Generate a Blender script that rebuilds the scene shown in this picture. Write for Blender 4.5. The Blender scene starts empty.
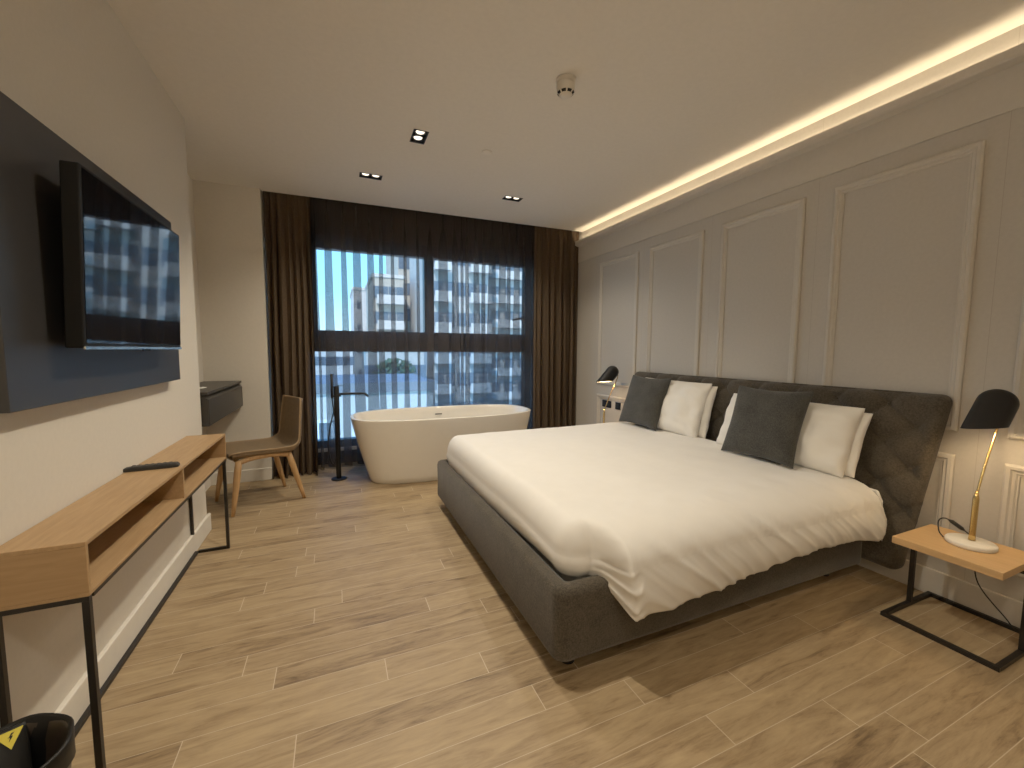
import bpy, bmesh, math, random
from mathutils import Vector, Matrix, noise
random.seed(7)
C = bpy.context.scene.collection
PI = math.pi
def V(*a): return Vector(a)

# ------------------------------------------------------------------ materials
def new_mat(name):
    m = bpy.data.materials.new(name); m.use_nodes = True
    nt = m.node_tree; b = nt.nodes['Principled BSDF']
    return m, nt, b
def ramp(nt, fac, stops):
    r = nt.nodes.new('ShaderNodeValToRGB')
    els = r.color_ramp.elements
    while len(els) < len(stops): els.new(0.5)
    for e, (p, c) in zip(els, stops):
        e.position = p; e.color = (*c, 1)
    nt.links.new(fac, r.inputs[0]); return r.outputs[0]
def noise_tex(nt, vec, scale, detail=3, rough=.55, dist=0):
    n = nt.nodes.new('ShaderNodeTexNoise')
    n.inputs['Scale'].default_value = scale; n.inputs['Detail'].default_value = detail
    n.inputs['Roughness'].default_value = rough; n.inputs['Distortion'].default_value = dist
    if vec is not None: nt.links.new(vec, n.inputs['Vector'])
    return n.outputs[0]
def mapped(nt, scale, coord='Object'):
    t = nt.nodes.new('ShaderNodeTexCoord'); mp = nt.nodes.new('ShaderNodeMapping')
    mp.inputs['Scale'].default_value = scale
    nt.links.new(t.outputs[coord], mp.inputs['Vector']); return mp.outputs[0]
def bump(nt, b, h, strength, dist=.002):
    n = nt.nodes.new('ShaderNodeBump'); n.inputs['Strength'].default_value = strength
    n.inputs['Distance'].default_value = dist
    nt.links.new(h, n.inputs['Height']); nt.links.new(n.outputs[0], b.inputs['Normal'])
def math_n(nt, op, a, b=None):
    n = nt.nodes.new('ShaderNodeMath'); n.operation = op
    for i, v in enumerate((a, b)):
        if v is None: continue
        if isinstance(v, (int, float)): n.inputs[i].default_value = v
        else: nt.links.new(v, n.inputs[i])
    return n.outputs[0]
def plain(name, col, rough=.5, metal=0, var=.06, scale=30, bstr=0, spec=.5):
    m, nt, b = new_mat(name)
    f = noise_tex(nt, mapped(nt, (1, 1, 1)), scale)
    lo = tuple(max(0, c*(1-var)) for c in col); hi = tuple(min(1, c*(1+var)) for c in col)
    nt.links.new(ramp(nt, f, [(.3, lo), (.7, hi)]), b.inputs['Base Color'])
    b.inputs['Roughness'].default_value = rough; b.inputs['Metallic'].default_value = metal
    b.inputs['Specular IOR Level'].default_value = spec
    if bstr: bump(nt, b, f, bstr)
    return m
def fabric(name, col, var=.4, sc=330, bstr=.5, sheen=.2):
    m, nt, b = new_mat(name)
    v = mapped(nt, (1, 1, 1))
    fa = noise_tex(nt, mapped(nt, (sc, sc*.35, sc*.3)), 1, 2, .7); fb = noise_tex(nt, mapped(nt, (sc*.3, sc*.35, sc)), 1, 2, .7)
    f1 = math_n(nt, 'ADD', math_n(nt, 'MULTIPLY', fa, .5), math_n(nt, 'MULTIPLY', fb, .5)); f2 = noise_tex(nt, v, 11, 4)
    mix = math_n(nt, 'ADD', math_n(nt, 'MULTIPLY', f1, .8), math_n(nt, 'MULTIPLY', f2, .2))
    lo = tuple(c*(1-var) for c in col); hi = tuple(min(1, c*(1+var)) for c in col)
    nt.links.new(ramp(nt, mix, [(.40, lo), (.60, hi)]), b.inputs['Base Color'])
    b.inputs['Roughness'].default_value = .95; b.inputs['Specular IOR Level'].default_value = .15
    b.inputs['Sheen Weight'].default_value = sheen
    bump(nt, b, f1, bstr, .003)
    return m
def wood(name, c0, c1, axis=1, rough=.45):
    m, nt, b = new_mat(name)
    s = [28, 28, 28]; s[axis] = 2.0
    g = noise_tex(nt, mapped(nt, s), 3.0, 5, .6, .6)
    nt.links.new(ramp(nt, g, [(.3, c0), (.7, c1)]), b.inputs['Base Color'])
    b.inputs['Roughness'].default_value = rough; b.inputs['Specular IOR Level'].default_value = .35
    bump(nt, b, g, .08, .001)
    return m
def emit(name, col, s):
    m = bpy.data.materials.new(name); m.use_nodes = True; nt = m.node_tree
    nt.nodes.remove(nt.nodes['Principled BSDF'])
    e = nt.nodes.new('ShaderNodeEmission'); e.inputs[0].default_value = (*col, 1); e.inputs[1].default_value = s
    nt.links.new(e.outputs[0], nt.nodes['Material Output'].inputs[0]); return m

def make_floor_mat():
    m, nt, b = new_mat('wood_look_tile')
    geo = nt.nodes.new('ShaderNodeNewGeometry'); sep = nt.nodes.new('ShaderNodeSeparateXYZ')
    nt.links.new(geo.outputs['Position'], sep.inputs[0])
    RW, L = .1116, .955
    yr = math_n(nt, 'DIVIDE', math_n(nt, 'SUBTRACT', sep.outputs[1], .5725-20*RW), RW)
    row = math_n(nt, 'FLOOR', yr); fy = math_n(nt, 'FRACT', yr)
    wn = nt.nodes.new('ShaderNodeTexWhiteNoise'); wn.noise_dimensions = '1D'
    nt.links.new(math_n(nt, 'ADD', row, 3.0), wn.inputs['W'])
    # staggered joints: laid-out offsets for the middle rows, random elsewhere
    joints = [1.66, 1.518, 1.094, 1.327, .937, .617, -.142, .495, .146, -.233, -.345, .371, -.117, 0, -.433, -.353]
    offs = wn.outputs['Value']; inside = math_n(nt, 'LESS_THAN', math_n(nt, 'ABSOLUTE', math_n(nt, 'SUBTRACT', row, 27.5)), 8)
    offs = math_n(nt, 'MULTIPLY', offs, math_n(nt, 'SUBTRACT', 1, inside))
    for k, xj in enumerate(joints):
        on = math_n(nt, 'COMPARE', row, 20+k); on.node.inputs[2].default_value = .3
        offs = math_n(nt, 'ADD', offs, math_n(nt, 'MULTIPLY', on, (-xj/L) % 1))
    xr = math_n(nt, 'ADD', math_n(nt, 'DIVIDE', math_n(nt, 'ADD', sep.outputs[0], 20*L), L), offs)
    col = math_n(nt, 'FLOOR', xr); fx = math_n(nt, 'FRACT', xr)
    dy = math_n(nt, 'MULTIPLY', math_n(nt, 'MINIMUM', fy, math_n(nt, 'SUBTRACT', 1, fy)), RW)
    dx = math_n(nt, 'MULTIPLY', math_n(nt, 'MINIMUM', fx, math_n(nt, 'SUBTRACT', 1, fx)), L)
    gr = math_n(nt, 'MAXIMUM', math_n(nt, 'MULTIPLY', math_n(nt, 'LESS_THAN', dy, .0012), .8), math_n(nt, 'LESS_THAN', dx, .0015))
    cid = nt.nodes.new('ShaderNodeCombineXYZ'); nt.links.new(row, cid.inputs[0]); nt.links.new(col, cid.inputs[1])
    w2 = nt.nodes.new('ShaderNodeTexWhiteNoise'); w2.noise_dimensions = '2D'; nt.links.new(cid.outputs[0], w2.inputs['Vector'])
    cv = nt.nodes.new('ShaderNodeCombineXYZ')
    nt.links.new(math_n(nt, 'MULTIPLY', sep.outputs[0], 2.2), cv.inputs[0])
    nt.links.new(math_n(nt, 'MULTIPLY', sep.outputs[1], 15), cv.inputs[1])
    nt.links.new(math_n(nt, 'MULTIPLY', w2.outputs['Value'], 40), cv.inputs[2])
    grain = noise_tex(nt, cv.outputs[0], 1.6, 6, .62, 1.1)
    fine = noise_tex(nt, cv.outputs[0], 7, 4, .7, .5)
    t = math_n(nt, 'ADD', math_n(nt, 'MULTIPLY', grain, .62), math_n(nt, 'MULTIPLY', fine, .26))
    t = math_n(nt, 'ADD', t, math_n(nt, 'MULTIPLY', math_n(nt, 'SUBTRACT', w2.outputs['Value'], .5), .13))
    wc = ramp(nt, t, [(.25, (.13, .080, .040)), (.36, (.275, .187, .10)), (.48, (.37, .265, .148)), (.62, (.45, .33, .185))])
    mx = nt.nodes.new('ShaderNodeMix'); mx.data_type = 'RGBA'
    nt.links.new(gr, mx.inputs['Factor']); nt.links.new(wc, mx.inputs['A']); mx.inputs['B'].default_value = (.56, .45, .32, 1)
    nt.links.new(mx.outputs['Result'], b.inputs['Base Color'])
    rr = math_n(nt, 'ADD', math_n(nt, 'MULTIPLY', fine, .2), .40)
    nt.links.new(rr, b.inputs['Roughness']); b.inputs['Specular IOR Level'].default_value = .4
    hh = math_n(nt, 'SUBTRACT', math_n(nt, 'MULTIPLY', fine, .15), gr)
    bump(nt, b, hh, .35, .0015)
    return m

def make_panel_wall_mat(col):
    m, nt, b = new_mat('panelled_wall_paint')
    geo = nt.nodes.new('ShaderNodeNewGeometry'); sep = nt.nodes.new('ShaderNodeSeparateXYZ')
    nt.links.new(geo.outputs['Position'], sep.inputs[0])
    f = math_n(nt, 'FRACT', math_n(nt, 'DIVIDE', math_n(nt, 'ADD', sep.outputs[1], 7.63-.864), .763))
    seam = math_n(nt, 'LESS_THAN', f, .003)
    n = noise_tex(nt, mapped(nt, (1, 1, 1)), 60, 3)
    base = ramp(nt, n, [(.3, tuple(c*.97 for c in col)), (.7, tuple(c*1.03 for c in col))])
    mx = nt.nodes.new('ShaderNodeMix'); mx.data_type = 'RGBA'
    nt.links.new(math_n(nt, 'MULTIPLY', seam, .35), mx.inputs['Factor']); nt.links.new(base, mx.inputs['A'])
    mx.inputs['B'].default_value = (.25, .2, .15, 1)
    nt.links.new(mx.outputs['Result'], b.inputs['Base Color'])
    b.inputs['Roughness'].default_value = .7; b.inputs['Specular IOR Level'].default_value = .3
    bump(nt, b, n, .05, .001)
    return m

def cloth_see(name, col, alpha, trans=.4):
    m = bpy.data.materials.new(name); m.use_nodes = True; nt = m.node_tree
    nt.nodes.remove(nt.nodes['Principled BSDF'])
    d = nt.nodes.new('ShaderNodeBsdfDiffuse'); t = nt.nodes.new('ShaderNodeBsdfTranslucent'); tr = nt.nodes.new('ShaderNodeBsdfTransparent')
    f = noise_tex(nt, mapped(nt, (400, 400, 60)), 1.0, 2)
    c = ramp(nt, f, [(.3, tuple(x*.8 for x in col)), (.7, tuple(x*1.2 for x in col))])
    nt.links.new(c, d.inputs[0]); nt.links.new(c, t.inputs[0])
    m1 = nt.nodes.new('ShaderNodeMixShader'); m1.inputs[0].default_value = trans
    nt.links.new(d.outputs[0], m1.inputs[1]); nt.links.new(t.outputs[0], m1.inputs[2])
    m2 = nt.nodes.new('ShaderNodeMixShader'); m2.inputs[0].default_value = alpha
    nt.links.new(tr.outputs[0], m2.inputs[1]); nt.links.new(m1.outputs[0], m2.inputs[2])
    nt.links.new(m2.outputs[0], nt.nodes['Material Output'].inputs[0])
    return m
def glass(name, tint):
    m = bpy.data.materials.new(name); m.use_nodes = True; nt = m.node_tree
    nt.nodes.remove(nt.nodes['Principled BSDF'])
    tr = nt.nodes.new('ShaderNodeBsdfTransparent'); tr.inputs[0].default_value = (*tint, 1)
    g = nt.nodes.new('ShaderNodeBsdfGlossy'); g.inputs['Roughness'].default_value = .02
    fr = nt.nodes.new('ShaderNodeFresnel'); fr.inputs[0].default_value = 1.45
    m2 = nt.nodes.new('ShaderNodeMixShader'); nt.links.new(fr.outputs[0], m2.inputs[0])
    nt.links.new(tr.outputs[0], m2.inputs[1]); nt.links.new(g.outputs[0], m2.inputs[2])
    nt.links.new(m2.outputs[0], nt.nodes['Material Output'].inputs[0]); return m

PAINT = (.70, .65, .57)
M = dict(
    floor=make_floor_mat(),
    paint=plain('wall_paint', PAINT, .8, 0, .02, 60, .06, .25),
    ceil=plain('ceiling_paint', (.77, .72, .645), .9, 0, .02, 40, .04, .2),
    panel=make_panel_wall_mat((.50, .465, .415)),
    trim=plain('trim_paint', (.56, .52, .46), .55, 0, .02, 40, 0, .4),
    white_trim=plain('baseboard_paint', (.78, .74, .66), .45, 0, .02, 40, 0, .4),
    oak=wood('oak_veneer', (.36, .22, .105), (.46, .295, .15), 1),
    oak_x=wood('oak_veneer_light', (.52, .32, .145), (.60, .38, .18), 1),
    oak_side=wood('oak_veneer_end', (.36, .22, .105), (.44, .28, .14), 0),
    beech=wood('beech_wood', (.42, .24, .10), (.56, .34, .16), 2),
    black_metal=plain('black_metal', (.018, .015, .013), .45, .3, .1, 50),
    matt_black=plain('matt_black', (.008, .008, .009), .5, 0, .1, 50, 0, .3),
    brass=plain('brass', (.72, .50, .20), .25, 1, .05, 40),
    marble=plain('white_marble', (.80, .76, .68), .3, 0, .05, 25),
    bed_fab=fabric('grey_brown_upholstery', (.068, .057, .043)),
    cushion=fabric('charcoal_linen', (.050, .049, .044), .45, 420, .5),
    duvet=plain('white_cotton', (.80, .775, .735), .75, 0, .015, 12, .03, .2),
    pillow=plain('white_pillow_cotton', (.80, .77, .715), .8, 0, .02, 12, .03, .2),
    mattress=plain('mattress_ticking', (.75, .7, .62), .9),
    drape=cloth_see('dark_drape_cloth', (.105, .074, .050), .985, .08),
    sheer=cloth_see('sheer_cloth', (.112, .097, .09), .50, .45),
    tub=plain('tub_acrylic', (.84, .79, .70), .14, 0, .01, 20),
    tv_body=plain('tv_plastic', (.006, .006, .006), .55, 0, .05, 20, 0, .2),
    screen=plain('tv_screen', (.004, .004, .005), .035, 0, .02, 5, 0, .9),
    dark_panel=plain('dark_laminate', (.034, .033, .034), .34, 0, .05, 30, 0, .5),
    desk=plain('dark_grey_lacquer', (.034, .031, .028), .4, 0, .05, 30),
    leather=plain('brown_leather', (.20, .135, .075), .55, 0, .12, 50, .12),
    piping=plain('tan_piping', (.30, .20, .105), .55),
    frame=plain('window_frame_aluminium', (.028, .03, .036), .45, .2, .05, 30),
    glass=glass('clear_glass', (.93, .97, .99)), glass_blue=glass('tinted_guard_glass', (.68, .86, 1.0)),
    bin=plain('bin_metal', (.05, .037, .028), .35, .4, .05, 30), liner=plain('black_liner', (.006, .006, .006), .45, 0, .06, 30, 0, .3),
    yellow=plain('yellow_sticker', (.75, .62, .06), .5), ink=plain('black_ink', (.02, .02, .02), .6),
    rubber=plain('black_rubber', (.012, .012, .012), .6), button=plain('grey_buttons', (.06, .06, .06), .6),
    roof_grey=plain('roof_membrane', (.20, .21, .23), .9, 0, .15, 1),
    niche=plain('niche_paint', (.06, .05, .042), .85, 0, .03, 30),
    smoke=plain('white_plastic', (.70, .65, .57), .4, 0, .02, 20), dark=plain('vent_black', (.01, .01, .01), .8),
    chrome=plain('reflector_chrome', (.8, .77, .7), .12, 1, .02, 10), paper=plain('white_paper', (.85, .83, .78), .8),
    bulb_soft=emit('spot_glow', (1, .86, .66), 2.2),
    bulb=emit('lamp_glow', (1, .82, .58), 9), warm_bulb=emit('warm_bulb_glow', (1, .72, .40), 14),
    led=emit('led_glow', (1, .76, .42), 3),
    shade_in=plain('shade_inner_white', (.85, .78, .62), .5),
    bld_a=plain('tower_render', (.50, .45, .38), .9, 0, .08, .6), bld_b=plain('grey_tower_render', (.48, .47, .45), .9, 0, .08, .6),
    bld_c=plain('pale_render', (.60, .58, .56), .9, 0, .05, .6), bld_d=plain('sandstone', (.56, .50, .44), .9, 0, .08, .6),
    pane_b=plain('far_window_glass', (.12, .15, .19), .1, 0, .2, 2), bal=plain('balcony_concrete', (.62, .60, .57), .9, 0, .05, 2),
    rail_b=plain('balcony_shade', (.2, .2, .21), .8), asphalt=plain('asphalt', (.17, .18, .19), .9, 0, .1, 1),
    leaf=plain('tree_leaves', (.06, .10, .05), .8, 0, .4, 3), bark=plain('tree_bark', (.1, .07, .05), .9),
    white_win=plain('white_window_paint', (.85, .86, .88), .6),
)

# ------------------------------------------------------------------ mesh helpers
def BM(): return bmesh.new()
def box(bm, x0, x1, y0, y1, z0, z1):
    v = [bm.verts.new((x, y, z)) for x in (x0, x1) for y in (y0, y1) for z in (z0, z1)]
    for f in ((0, 1, 3, 2), (4, 6, 7, 5), (0, 4, 5, 1), (2, 3, 7, 6), (0, 2, 6, 4), (1, 5, 7, 3)):
        bm.faces.new([v[i] for i in f])
    return bm
def quad(bm, *pts):
    bm.faces.new([bm.verts.new(p) for p in pts]); return bm
def loft(bm, rings, closed=True, cap0=False, cap1=False):
    rv = [[bm.verts.new(p) for p in r] for r in rings]
    n = len(rv[0])
    for a, b in zip(rv, rv[1:]):
        for i in range(n if closed else n-1):
            j = (i+1) % n
            bm.faces.new((a[i], a[j], b[j], b[i]))
    if cap0: bm.faces.new(rv[0][::-1])
    if cap1: bm.faces.new(rv[-1])
    return rv
def frame_of(d):
    d = d.normalized(); u = d.orthogonal().normalized(); return d, u, d.cross(u)
def tube(bm, pts, r, n=10, radii=None, caps=True):
    pts = [Vector(p) for p in pts]; rings = []
    d = (pts[1]-pts[0]).normalized(); u = d.orthogonal().normalized()
    for i, p in enumerate(pts):
        a = pts[max(0, i-1)]; b = pts[min(len(pts)-1, i+1)]
        t = (b-a).normalized(); u = (u-t*u.dot(t)).normalized(); w = t.cross(u)
        rr = radii[i] if radii else r
        rings.append([p+(u*math.cos(2*PI*k/n)+w*math.sin(2*PI*k/n))*rr for k in range(n)])
    loft(bm, rings, True, caps, caps); return bm
def cyl(bm, p0, p1, r0, r1=None, n=24): return tube(bm, [p0, p1], r0, n, [r0, r0 if r1 is None else r1])
def lathe(bm, prof, c=(0, 0, 0), n=40, axis=None, cap=True):
    c = Vector(c)
    if axis is None: d, u, w = V(0, 0, 1), V(1, 0, 0), V(0, 1, 0)
    else: d, u, w = frame_of(Vector(axis))
    rings = [[c+d*z+(u*math.cos(2*PI*k/n)+w*math.sin(2*PI*k/n))*max(r, 1e-4) for k in range(n)] for r, z in prof]
    loft(bm, rings, True, cap, cap); return bm
def smoothpath(pts, k=8):
    pts = [Vector(p) for p in pts]; out = []
    P = [pts[0]*2-pts[1]]+pts+[pts[-1]*2-pts[-2]]
    for i in range(1, len(P)-2):
        for j in range(k):
            t = j/k; a, b, c, d = P[i-1], P[i], P[i+1], P[i+2]
            out.append(.5*((2*b)+(c-a)*t+(2*a-5*b+4*c-d)*t*t+(3*b-a-3*c+d)*t**3))
    out.append(pts[-1]); return out
def rrect(x0, x1, y0, y1, r, n=8):
    pts = []
    for cx, cy, a in ((x1-r, y1-r, 0), (x0+r, y1-r, 90), (x0+r, y0+r, 180), (x1-r, y0+r, 270)):
        for k in range(n+1):
            t = math.radians(a+90*k/n); pts.append((cx+r*math.cos(t), cy+r*math.sin(t)))
    return pts

LOC = {}
def world_loc(o):
    p = V(0, 0, 0)
    while o is not None: p += o.location; o = o.parent
    return p
def obj(name, bm, mat, parent=None, local=False, smooth=False, bev=0, seg=2, sub=0, auto=None, label=None):
    if parent is not None and not local:
        off = world_loc(parent)
        bmesh.ops.translate(bm, verts=bm.verts, vec=-off)
    bmesh.ops.recalc_face_normals(bm, faces=bm.faces)
    me = bpy.data.meshes.new(name); bm.to_mesh(me); bm.free()
    for m in (mat if isinstance(mat, (list, tuple)) else [mat]): me.materials.append(m)
    o = bpy.data.objects.new(name, me); C.objects.link(o)
    o.parent = parent
    if smooth: me.polygons.foreach_set('use_smooth', [True]*len(me.polygons))
    if bev:
        b = o.modifiers.new('Bevel', 'BEVEL'); b.width = bev; b.segments = seg; b.limit_method = 'ANGLE'; b.angle_limit = .6
    if sub:
        s = o.modifiers.new('Subdivision', 'SUBSURF'); s.levels = s.render_levels = sub
    if label: o['label'] = label
    return o
def tag(o, label=None, cat=None, group=None, kind=None):
    if label: o['label'] = label
    if cat: o['category'] = cat
    if group: o['group'] = group
    if kind: o['kind'] = kind
    return o
def thing(name, loc, label, cat, group=None, rz=0):
    o = bpy.data.objects.new(name, None); C.objects.link(o); o.location = loc; o.rotation_euler.z = rz
    o.empty_display_size = .1
    return tag(o, label, cat, group)
def copy_tree(o, parent=None):
    c = o.copy(); C.objects.link(c); c.parent = parent
    for ch in list(o.children): copy_tree(ch, c)
    return c
def struct(name, bm, mat, parent=None, **k):
    o = obj(name, bm, mat, parent, **k)
    if parent is None: o['kind'] = 'structure'
    return o
def B(*a): return box(BM(), *a)

# ------------------------------------------------------------------ room shell
XL, XR, ZC, YN, YB = -.80, 2.70, 2.58, 4.275, 4.66   # left wall face, right wall, ceiling, niche edge, window wall
YF, XW = -2.0, -1.04
WY = 4.60                                            # inner plane of the window
b = BM(); quad(b, (-2.5, YF, 0), (XR+.05, YF, 0), (XR+.05, YB+.1, 0), (-2.5, YB+.1, 0)); struct('floor', b, M['floor'])

# ceiling with openings for the recessed spotlights
LIGHTS = [(.542, 2.822, 'y'), (.302, 3.60, 'x'), (1.533, 3.585, 'x')]
holes = []
for x, y, a in LIGHTS:
    hx, hy = (.042, .080) if a == 'y' else (.080, .042)
    holes.append((x-hx, x+hx, y-hy, y+hy))
xs = sorted({-2.5, XR+.05, *[h[0] for h in holes], *[h[1] for h in holes]})
ys = sorted({YF, YN, *[h[2] for h in holes], *[h[3] for h in holes]})
b = BM()
ye = lambda x: 4.315-.027*(x+.5)
vg = {(i, j): b.verts.new((x, ye(x) if j == len(ys)-1 else y, ZC)) for i, x in enumerate(xs) for j, y in enumerate(ys)}
for i in range(len(xs)-1):
    for j in range(len(ys)-1):
        cx, cy = (xs[i]+xs[i+1])/2, (ys[j]+ys[j+1])/2
        if any(h[0] < cx < h[1] and h[2] < cy < h[3] for h in holes): continue
        b.faces.new((vg[i, j], vg[i+1, j], vg[i+1, j+1], vg[i, j+1]))
# curtain pocket above the window
ya, yb_ = ye(XW-.2), ye(XR+.05)
quad(b, (XW-.2, ya, ZC), (XR+.05, yb_, ZC), (XR+.05, yb_, ZC+.16), (XW-.2, ya, ZC+.16))
quad(b, (XW-.2, ya, ZC+.16), (XR+.05, yb_, ZC+.16), (XR+.05, YB+.1, ZC+.16), (XW-.2, YB+.1, ZC+.16))
struct('ceiling', b, M['ceil'])

b = B(XR, XR+.12, YF, YB+.1, 0, ZC+.2); struct('wall_right', b, M['panel'])
# left wall: TV wall, its return, the recess behind it
b = box(BM(), XL-.5, XL, YF, 3.19, 0, ZC); struct('wall_left', b, M['paint'])
b = B(XW-.1, XW, 3.19, YB+.1, 0, ZC+.2); struct('wall_recess', b, M['paint'])
b = B(XW, -.56, YN, YB+.1, 0, ZC+.2); struct('wall_back_left', b, M['paint'])
# window wall around the opening
wx0, wx1, wz0, wz1 = -.36, 2.24, .18, 2.32
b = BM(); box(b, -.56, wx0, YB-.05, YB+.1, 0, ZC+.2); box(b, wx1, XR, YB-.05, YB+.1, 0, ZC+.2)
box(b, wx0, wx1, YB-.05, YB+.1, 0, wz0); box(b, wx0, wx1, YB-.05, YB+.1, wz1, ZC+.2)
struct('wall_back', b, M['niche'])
struct('wall_front', B(-2.5, XR+.1, YF-.1, YF, 0, ZC+.1), M['paint'])

# baseboards
struct('baseboard_left', B(XL, XL+.018, YF, 3.208, 0, .115), M['white_trim'], bev=.004)
struct('baseboard_right', B(XR-.016, XR, YF, YN+.3, 0, .13), M['trim'], bev=.004)
struct('baseboard_back', B(XW, -.56, YN-.016, YN, 0, .11), M['white_trim'], bev=.004)
struct('baseboard_recess', B(XW, XW+.016, 3.208, YN-.016, 0, .11), M['white_trim'], bev=.004)

# right wall: upper band, cove cornice and picture-frame mouldings
struct('trim_band', B(XR-.012, XR, YF, YN+.33, 2.235, 2.43), M['trim'], bev=.003)
prof = [(XR, 2.415), (XR-.012, 2.418), (XR-.050, 2.432), (XR-.056, 2.440), (XR-.056, 2.476), (XR-.048, 2.476), (XR-.048, 2.446), (XR, 2.446)]
b = BM(); loft(b, [[(x, y, z) for x, z in prof] for y in (YF, YN+.02)], True, True, True); struct('trim_cornice', b, M['trim'])
def moulding(y0, y1, z0, z1):
    b = BM()
    pr = [(0, .0), (0, .012), (.008, .018), (.020, .018), (.026, .011), (.036, .011), (.041, .006), (.046, .006), (.046, 0)]
    rings = []
    for ins, out in pr:
        a = [(y0+ins, z0+ins), (y1-ins, z0+ins), (y1-ins, z1-ins), (y0+ins, z1-ins)]
        rings.append([(XR-out, y, z) for y, z in a])
    loft(b, rings); return b
k = 0
for y0, y1 in ((3.22, 3.845), (2.463, 3.07), (1.70, 2.295), (.934, 1.535), (.17, .775), (-.6, .01)):
    for z0, z1 in ((.828, 2.147), (.235, .716)):
        k += 1; struct('trim_%d' % k, moulding(y0, y1, z0, z1), M['trim'])

# ------------------------------------------------------------------ window
win = thing('window_1', (.94, WY, 0), 'dark framed wide window with two upper lights over one long lower pane', 'window'); win['kind'] = 'structure'
b = BM()
fy0, fy1 = WY-.03, WY+.07
box(b, wx0, -.25, fy0, fy1, wz0, wz1); box(b, 2.125, wx1, fy0, fy1, wz0, wz1)
box(b, -.25, 2.125, fy0, fy1, 2.19, wz1); box(b, -.25, 2.125, fy0, fy1, 1.17, 1.385); box(b, -.25, 2.125, fy0, fy1, wz0, .26)
box(b, .915, 1.022, fy0, fy1, 1.385, 2.19); box(b, -.25, -.15, fy0, fy1, 1.385, 2.19)
obj('window_frame', b, M['frame'], win, bev=.004)
for x0, x1, z0, z1, mt in ((-.15, .915, 1.385, 2.19, 'glass'), (1.022, 2.125, 1.385, 2.19, 'glass'), (-.25, 2.125, .26, 1.17, 'glass_blue')):
    b = BM(); quad(b, (x0, WY+.03, z0), (x1, WY+.03, z0), (x1, WY+.03, z1), (x0, WY+.03, z1))
    obj('window_pane', b, M[mt], win)
b = BM(); box(b, 2.075, 2.105, 4.53, 4.575, 1.545, 1.60)
tube(b, smoothpath([(2.09, 4.53, 1.578), (2.04, 4.525, 1.572), (1.945, 4.525, 1.55)], 5), .012, 8)
obj('window_handle', b, M['matt_black'], win)
struct('window_sill', B(wx0, wx1, WY-.06, YB-.05, wz0-.03, wz0), M['paint'])

# ------------------------------------------------------------------ curtains
def curtain(x0, x1, yc, amp, folds, overlap, z0, z1, seed, flare=.02, n=900, m=36, lo=.4, wvar=.6, kf=2):
    rnd = random.Random(seed); b = BM(); rings = []
    wd = [1+wvar*rnd.uniform(-1, 1) for _ in range(folds)]; tot = sum(wd)
    edges = [0]
    for q in wd: edges.append(edges[-1]+q/tot)
    md = [rnd.uniform(lo, 1.15) for _ in range(folds+1)]; ov = [rnd.uniform(.55, 1.25) for _ in range(folds+1)]; sw = [rnd.uniform(-1, 1) for _ in range(folds+1)]
    tab = []; f = 0
    for i in range(n+1):
        u = i/n
        while f < folds-1 and u > edges[f+1]: f += 1
        t = (u-edges[f])/(edges[f+1]-edges[f]); e = t*t*(3-2*t)
        g = lambda L: L[f]*(1-e)+L[f+1]*e
        tab.append((u, f+t, g(md), g(ov), g(sw), (edges[f+1]-edges[f])*(x1-x0)))
    for j in range(m+1):
        t = j/m; z = z1+(z0-z1)*t; row = []
        top = 1-.6*math.exp(-((t-.04)/.05)**2)
        for u, w, mdv, o, sway, fw in tab:
            a = 2*PI*w; end = min(1, u*12, (1-u)*12)
            x = x0+(x1-x0)*u+overlap*o*fw*math.sin(kf*a+.5*sway)*(.45+.55*t**.4)*top*end+.05*fw*math.sin(3*a+sway*6)*end
            x += .030*sway*t*end+.008*math.sin(t*7+sway*9)*t*end
            y = yc-amp*mdv*math.sin(a+.25*t*sway)*(.75+.5*t)*top-flare*max(0, (t-.82)/.18)**2*(.3+.7*mdv)*(1+math.sin(a+1))*.5
            y += .004*math.sin(a*3.0+sway*5)*(math.exp(-t*8)+.25)
            row.append((x, y, z))
        rings.append(row)
    loft(b, rings, False); return b
sh = obj('sheer_curtain', curtain(-.34, 2.24, 4.468, .040, 24, .58, .006, 2.66, 41, .05, 2800, 34, .5, .62, 1), M['sheer'], smooth=True)
tag(sh, 'translucent grey sheer curtain hanging across the window behind the bathtub', 'curtain')
dl = obj('drape', curtain(-.548, -.175, 4.345, .042, 7, .10, .004, 2.66, 11, .09), M['drape'], smooth=True)
tag(dl, 'dark drape gathered at the end of the window beside the brown chair', 'curtain', 'dark drapes flanking the window')
dr = obj('drape', curtain(2.105, 2.690, 4.285, .044, 8, .12, .004, 2.66, 3, .04), M['drape'], smooth=True)
tag(dr, 'brown drape gathered at the end of the window beside the panelled wall', 'curtain', 'dark drapes flanking the window')

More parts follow.
